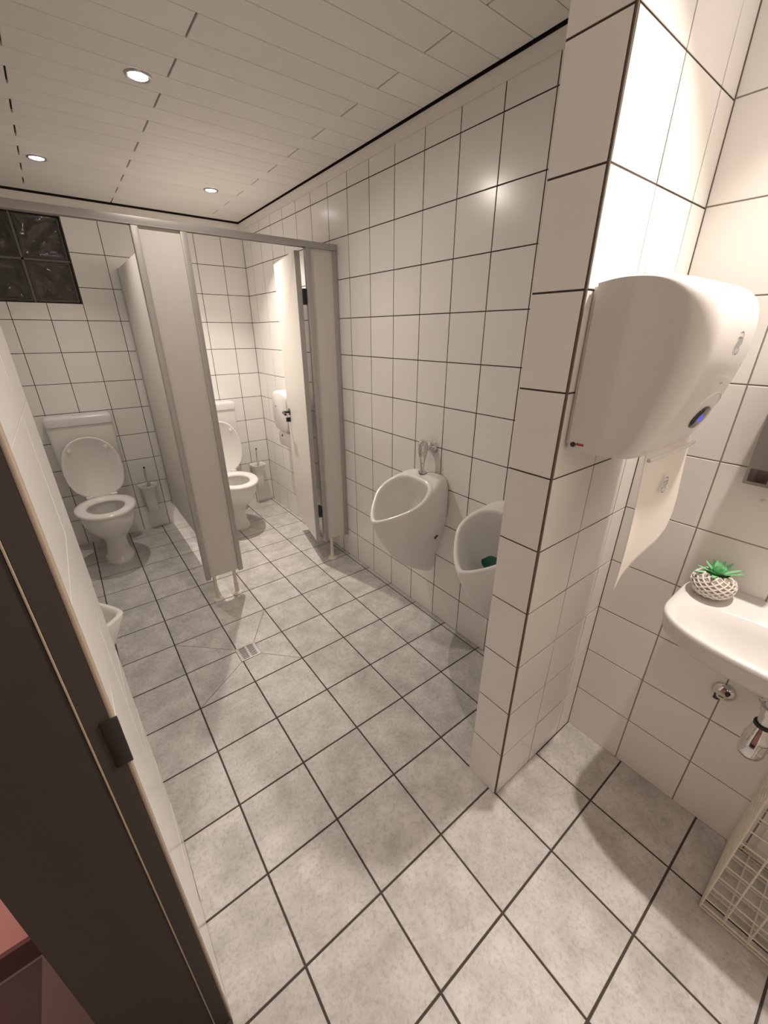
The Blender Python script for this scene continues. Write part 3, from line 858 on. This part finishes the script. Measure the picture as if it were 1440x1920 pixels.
for a in np.linspace(0, math.pi, 17):
    x = 0.055 + math.cos(a) * 0.085; z = 1.352 + math.sin(a) * 0.055
    q = on_front(x, z)
    pts.append(q[0])
bm = bmesh.new(); tube(bm, pts, 0.0018, 6); done('sensor_arch', bm, 'white_plastic', t, smooth=True)
# printed emblem: open oval with slanted strokes
def emblem(parent, F, s, off=0.0006):
    bm = bmesh.new()
    def stroke(P, w):
        vl = []
        for i, p_ in enumerate(P):
            a = np.array(P[min(i + 1, len(P) - 1)]) - np.array(P[max(0, i - 1)])
            L_ = math.hypot(*a) or 1; nx, ny = -a[1] / L_ * w / 2, a[0] / L_ * w / 2
            vl.append((bm.verts.new(F @ Vector((p_[0] + nx, p_[1] + ny, off))), bm.verts.new(F @ Vector((p_[0] - nx, p_[1] - ny, off)))))
        for a, b in zip(vl[:-1], vl[1:]): bm.faces.new((a[0], a[1], b[1], b[0]))
    def ell(a0, a1, rx, ry, cx_=0, cy_=0): return [(s * (cx_ + rx * math.cos(a)), s * (cy_ + ry * math.sin(a))) for a in np.linspace(math.radians(a0), math.radians(a1), 18)]
    stroke(ell(-10, 120, 1.0, 1.25), s * 0.16)
    stroke(ell(185, 330, 1.0, 1.25), s * 0.16)
    for dx_ in (-0.5, -0.12, 0.28, 0.62):
        stroke([(s * (dx_ - 0.05), -s * 0.62), (s * dx_, s * 0.1), (s * (dx_ + 0.05), s * 0.62)], s * 0.16)
    stroke([(-s * 0.85, s * 0.55), (-s * 0.2, s * 0.66), (s * 0.5, s * 0.60)], s * 0.11)
    return done('emblem', bm, 'print_grey', parent)
p, nn = on_front(0.022, 1.506); emblem(t, frame_at(p, nn), 0.0165, 0.0012)
p, nn = on_front(0.04, 1.428)
bm = bmesh.new(); F = frame_at(p, nn); bm.faces.new([bm.verts.new(F @ Vector(q)) for q in ((-0.005, -0.002, .0008), (0.006, 0, .0008), (0.005, 0.002, .0008), (-0.005, 0.0, .0008))]); done('small_mark', bm, 'print_grey', t)
# paper outlet lip
pts = [(x, -0.172 + 0.01 * (abs(x) / hwid) ** 4, 1.280) for x in np.linspace(-hwid + 0.04, hwid - 0.03, 9)]
bm = bmesh.new(); tube(bm, pts, 0.0045, 8); done('outlet_lip', bm, 'white_plastic', t, smooth=True)
# key lock and small sticker on the side
p, nn, _, _ = tbv.ray_cast(Vector((-1, -0.022, 1.292)), Vector((1, 0, 0)))
bm = bmesh.new(); cyl(bm, p - Vector((0.002, 0, 0)), p + Vector((0.003, 0, 0)), 0.0058, seg=16); done('key_lock', bm, 'black_plastic', t, smooth=True)
p, nn, _, _ = tbv.ray_cast(Vector((-1, -0.038, 1.292)), Vector((1, 0, 0)))
bm = bmesh.new(); bx(bm, p.x - 0.0008, p.x + 0.001, -0.046, -0.029, 1.2915, 1.2965); done('sticker', bm, 'flag_red', t)
# clear hook bump above the dispenser
t = thing('adhesive_pad', 'tiny pale round adhesive pad on the pier above the towel dispenser', 'adhesive pad', (0.493, PY0, 0))
bm = bmesh.new(); lathe(bm, [(0.013, 0.0), (0.013, 0.002), (0.009, 0.0045), (0.002, 0.005)], 18, Matrix.Translation((0, -0.0005, 1.654)) @ Matrix.Rotation(math.pi / 2, 4, 'X')); done('base', bm, 'cream_plastic', t, smooth=True)

# hanging paper towel
t = thing('paper_towel', 'torn white paper towel hanging from the towel dispenser', 'paper towel', (0.0, PY0, 0))
XA, XB = 0.338, 0.602
def low(x):   # torn lower edge
    u = (x - XA) / (XB - XA)
    tab = [(0, .928), (.06, .945), (.12, .962), (.2, .968), (.35, .980), (.55, .992), (.75, 1.010), (.88, 1.035), (.96, 1.075), (1, 1.13)]
    z = float(np.interp(u, [a for a, _ in tab], [b for _, b in tab]))
    if u < 0.4: z += 0.003 * math.sin(x * 900) + 0.002 * math.sin(x * 2100)
    return z
bm = bmesh.new(); g_ = []
nu, nv = 56, 30
for i in range(nu + 1):
    x = XA + (XB - XA) * i / nu
    col_ = []
    for j in range(nv + 1):
        v = j / nv
        z0_, z1_ = low(x), 1.288
        z = z1_ + (z0_ - z1_) * v
        u = i / nu
        drop = (1.288 - z) / 0.36
        y = -0.150 - 0.012 * math.sin(drop * 2.2) + 0.016 * drop * math.sin(u * 3.1) - 0.030 * (drop ** 3) * u
        col_.append(bm.verts.new((x, y, z)))
    g_.append(col_)
for i in range(nu):
    for j in range(nv): bm.faces.new((g_[i][j], g_[i + 1][j], g_[i + 1][j + 1], g_[i][j + 1]))
po = done('sheet', bm, 'paper', t, smooth=True)
sm = po.modifiers.new('thick', 'SOLIDIFY'); sm.thickness = 0.0008
emblem(t, frame_at(Vector((0.478, -0.1575, 1.187)), Vector((0, -1, 0))), 0.0155, 0.004)

# ------------------------------------------------------------------ wash basin
SY = -0.535; SHY = 0.282
t = thing('wash_basin', 'white ceramic wash basin on the tiled wall', 'sink', (XS, SY, 0))
n = 72; A = [2 * math.pi * i / n for i in range(n)]
def dring(z, x0, x1, hy, e=3.2, zb=0.0, ef=None):
    """plan ring between x0 (front, negative) and x1 (wall side); front corners rounder"""
    out = []
    cx_ = (x0 + x1) / 2; hx = (x1 - x0) / 2
    for a in A:
        ee = e if math.cos(a) > 0 else (ef or e)
        c, s = sup(a, ee)
        x = cx_ + c * hx
        # the front edge bows outwards in the middle
        xx = x
        out.append((xx, s * hy, z + zb * max(0, (x - (x1 - 0.10)) / 0.10)))
    return out
def basin_ring(z, f, hy, zb=0.0): return dring(z, f, -0.001, hy, 7, zb, 2.7)
rings = [basin_ring(0.715, -0.17, 0.13), basin_ring(0.722, -0.20, 0.17), basin_ring(0.755, -0.255, 0.225), basin_ring(0.775, -0.285, 0.262), basin_ring(0.790, -0.298, 0.275), basin_ring(0.825, -0.303, 0.280), basin_ring(0.838, -0.303, 0.281, 0.018), basin_ring(0.843, -0.299, 0.277, 0.020)]
def bowl(z, x0, x1, hy, e=2.6): return dring(z, x0, x1, hy, e)
rings += [bowl(0.843, -0.284, -0.088, 0.252, 3.0), bowl(0.838, -0.277, -0.096, 0.246, 2.9), bowl(0.81, -0.262, -0.110, 0.228), bowl(0.77, -0.24, -0.125, 0.195), bowl(0.745, -0.215, -0.14, 0.13), bowl(0.738, -0.19, -0.155, 0.04)]
done('bowl', loft(bmesh.new(), rings), 'porcelain_basin', t, smooth=True, auto=70)
bm = bmesh.new(); lathe(bm, [(0.022, 0.737), (0.022, 0.741), (0.016, 0.742), (0.014, 0.7395)], 20, Matrix.Translation((-0.172, 0, 0))); done('drain_ring', bm, 'chrome', t, smooth=True)
# tap (just outside the picture)
t = thing('basin_tap', 'chrome mixer tap standing on the wash basin', 'tap', (XS - 0.045, SY, 0))
bm = bmesh.new(); lathe(bm, [(0.024, 0.857), (0.024, 0.864), (0.019, 0.868), (0.018, 0.93), (0.020, 0.945), (0.014, 0.955)], 20); done('body', bm, 'chrome', t, smooth=True, auto=50)
bm = bmesh.new(); tube(bm, [(0, 0, 0.92), (-0.05, 0, 0.93), (-0.09, 0, 0.925), (-0.105, 0, 0.905)], 0.010, 12); done('spout', bm, 'chrome', t, smooth=True)
bm = bmesh.new(); tube(bm, [(0, 0, 0.953), (-0.01, 0, 0.965), (-0.07, 0, 0.985)], 0.006, 10); done('lever', bm, 'chrome', t, smooth=True)
# bottle trap
t = thing('bottle_trap', 'chrome bottle trap under the wash basin', 'drain trap', (0.572, -0.530, 0))
bm = bmesh.new()
lathe(bm, [(0.020, 0.505), (0.026, 0.512), (0.028, 0.520), (0.028, 0.575), (0.0255, 0.578), (0.0225, 0.602), (0.019, 0.612)], 28); done('bottle', bm, 'chrome', t, smooth=True, auto=50)
bm = bmesh.new(); lathe(bm, [(0.019, 0.612), (0.0215, 0.613), (0.0215, 0.620), (0.019, 0.622)], 28); done('seal_ring', bm, 'black_plastic', t, smooth=True)
bm = bmesh.new(); lathe(bm, [(0.0165, 0.622), (0.0165, 0.655), (0.021, 0.657), (0.023, 0.675), (0.017, 0.677), (0.017, 0.714)], 28); done('inlet_pipe', bm, 'chrome', t, smooth=True, auto=50)
bm = bmesh.new(); tube(bm, [(0.02, 0, 0.583), (0.10, 0, 0.583), (XS - 0.572 - 0.001, 0, 0.583)], 0.014, 16)
lathe(bm, [(0.033, 0.0), (0.033, 0.004), (0.020, 0.016), (0.015, 0.017)], 24, Matrix.Translation((XS - 0.572 - 0.001, 0, 0.583)) @ Matrix.Rotation(-math.pi / 2, 4, 'Y')); done('outlet_pipe', bm, 'chrome', t, smooth=True, auto=50)
# blanked valve on the wall
t = thing('wall_valve', 'chrome stop valve with round cover plate below the wash basin', 'valve', (XS, -0.428, 0.530))
bm = bmesh.new(); Mx = Matrix.Rotation(-math.pi / 2, 4, 'Y'); lathe(bm, [(0.029, 0.0005), (0.029, 0.003), (0.024, 0.010), (0.014, 0.017)], 28, Mx); done('cover_plate', bm, 'chrome', t, smooth=True, auto=50)
bm = bmesh.new(); lathe(bm, [(0.012, 0.015), (0.012, 0.028), (0.009, 0.030), (0.002, 0.030)], 20, Mx); k_ = done('spindle', bm, 'cream_plastic', t, smooth=True)
bm = bmesh.new(); bx(bm, -0.0312, -0.0298, -0.006, 0.006, -0.0012, 0.0012); done('slot', bm, 'black_plastic', k_)
bm = bmesh.new(); cyl(bm, (-0.012, 0.010, -0.026), (-0.012, 0.010, -0.010), 0.008, seg=14); cyl(bm, (-0.020, -0.012, 0.016), (-0.020, -0.010, 0.006), 0.006, seg=12); done('nipple', bm, 'dark_metal', t, smooth=True)

# soap dispenser
t = thing('soap_dispenser', 'stainless steel soap dispenser on the tiled wall above the basin', 'soap dispenser', (XS, -0.36, 0))
bm = bmesh.new(); bx(bm, -0.062, -0.001, -0.060, 0.064, 1.178, 1.44, bev=0.003); done('case', bm, 'steel_dull', t, smooth=True, auto=40)
box('level_window', (-0.0632, -0.0615, 0.018, 0.056, 1.187, 1.219), 'window_brown', t, bev=0.0006)
box('push_plate', (-0.0700, -0.0615, -0.045, 0.010, 1.30, 1.36), 'steel_dull', t, bev=0.002)
box('slot', (-0.0632, -0.0615, 0.006, 0.016, 1.33, 1.37), 'black_plastic', t)
t = thing('wall_screw', 'tiny pale screw cap on the tile under the soap dispenser', 'screw', (XS, -0.341, 1.128))
bm = bmesh.new(); lathe(bm, [(0.0045, 0.0003), (0.0045, 0.002), (0.002, 0.0035)], 12, Mx); done('cap', bm, 'cream_plastic', t, smooth=True)

# plant in a pineapple shaped pot
PXp, PYp, PZp = 0.674, -0.318, 0.8555
t = thing('potted_plant', 'small artificial succulent in a white diamond-patterned pot on the basin', 'plant', (PXp, PYp, PZp))
prof = [(0.026, 0.0), (0.034, 0.003), (0.044, 0.013), (0.0495, 0.027), (0.049, 0.040), (0.043, 0.053), (0.034, 0.062), (0.027, 0.066), (0.024, 0.062), (0.022, 0.050)]
bm = bmesh.new(); lathe(bm, prof, 32); pot = done('pot', bm, 'pot_groove', t, smooth=True)
# raised diamond lattice
pp = dense(prof[1:8], 6)
zs = [z for _, z in pp]; rs = [r for r, _ in pp]
bm = bmesh.new()
for sgn in (-1, 1):
    for k in range(14):
        pts = []
        for i, u in enumerate(np.linspace(0, 1, 15)):
            z = zs[0] + (zs[-1] - zs[0]) * u; r = float(np.interp(z, zs, rs)) + 0.0007
            a = 2 * math.pi * k / 14 + sgn * u * 2.2
            pts.append((r * math.cos(a), r * math.sin(a), z))
        tube(bm, pts, 0.0025, 5)
done('diamond_relief', bm, 'pot_white', pot, smooth=True)
bm = bmesh.new(); lathe(bm, [(0.001, 0.056), (0.0225, 0.056), (0.0225, 0.058), (0.001, 0.059)], 20); done('moss', bm, 'leaf_dark', t)
rnd = random.Random(4)
for k in range(26):
    a = k * 2.399 + rnd.uniform(-.2, .2)
    el = math.radians(20 + 58 * (k / 26) ** 0.9 + rnd.uniform(-8, 8)); Ln = rnd.uniform(0.048, 0.068) * (1.0 if k < 18 else 0.75)
    bm = bmesh.new(); rr = []
    for u in np.linspace(0, 1, 7):
        w = 0.0062 * (math.sin(math.pi * min(1, 0.22 + u * 0.78)) ** 0.8 + 0.03)
        rad = 0.004 + Ln * u * math.cos(el * (1 + 0.15 * u)); hgt = 0.058 + Ln * u * math.sin(el) - 0.010 * u * u
        c_, s_ = math.cos(a), math.sin(a)
        def P(dw, dz): return (rad * c_ - dw * s_, rad * s_ + dw * c_, hgt + dz)
        rr.append([P(-w, 0.0016), P(0, -0.0008), P(w, 0.0016), P(0, 0.0008)])
    loft(bm, rr)
    done('leaf', bm, 'leaf_green', t, smooth=True)

# ------------------------------------------------------------------ wire basket
BX0, BX1, BY0, BY1, BH = 0.467, 0.727, -0.960, -0.590, 0.555
t = thing('wire_basket', 'white wire mesh waste basket on the floor under the basin', 'basket', ((BX0 + BX1) / 2, (BY0 + BY1) / 2, 0))
ox, oy = (BX0 + BX1) / 2, (BY0 + BY1) / 2
r = 0.0022
def wire(bm, pts, rr=r): return tube(bm, [(p[0] - ox, p[1] - oy, p[2]) for p in pts], rr, 6)
def grid_side(name, A0, A1):
    bm = bmesh.new()
    A0, A1 = Vector(A0), Vector(A1); Ls = (A1 - A0).length
    k = round(Ls / 0.05)
    for i in range(1, k):
        p = A0.lerp(A1, i / k); wire(bm, [(p.x, p.y, 0.003), (p.x, p.y, BH)])
    for z in [0.05 + 0.055 * j for j in range(10)]:
        if z < BH - 0.01: wire(bm, [(A0.x, A0.y, z), (A1.x, A1.y, z)])
    return done(name, bm, 'wire_white', t, smooth=True)
c4 = [(BX0, BY1), (BX1, BY1), (BX1, BY0), (BX0, BY0)]
for i in range(4): grid_side('wire_side', (*c4[i], 0), (*c4[(i + 1) % 4], 0))
bm = bmesh.new()
for z in (0.004, 0.018, BH):
    wire(bm, [(*c4[i % 4], z) for i in range(5)], 0.0032)
for c in c4: wire(bm, [(*c, 0.002), (*c, BH)], 0.0032)
done('wire_frame', bm, 'wire_white', t, smooth=True)
bm = bmesh.new()
for i in range(1, 7):
    y = BY0 + (BY1 - BY0) * i / 7; wire(bm, [(BX0, y, 0.012), (BX1, y, 0.012)])
for i in range(1, 5):
    x = BX0 + (BX1 - BX0) * i / 5; wire(bm, [(x, BY0, 0.014), (x, BY1, 0.014)])
done('wire_bottom', bm, 'wire_white', t, smooth=True)
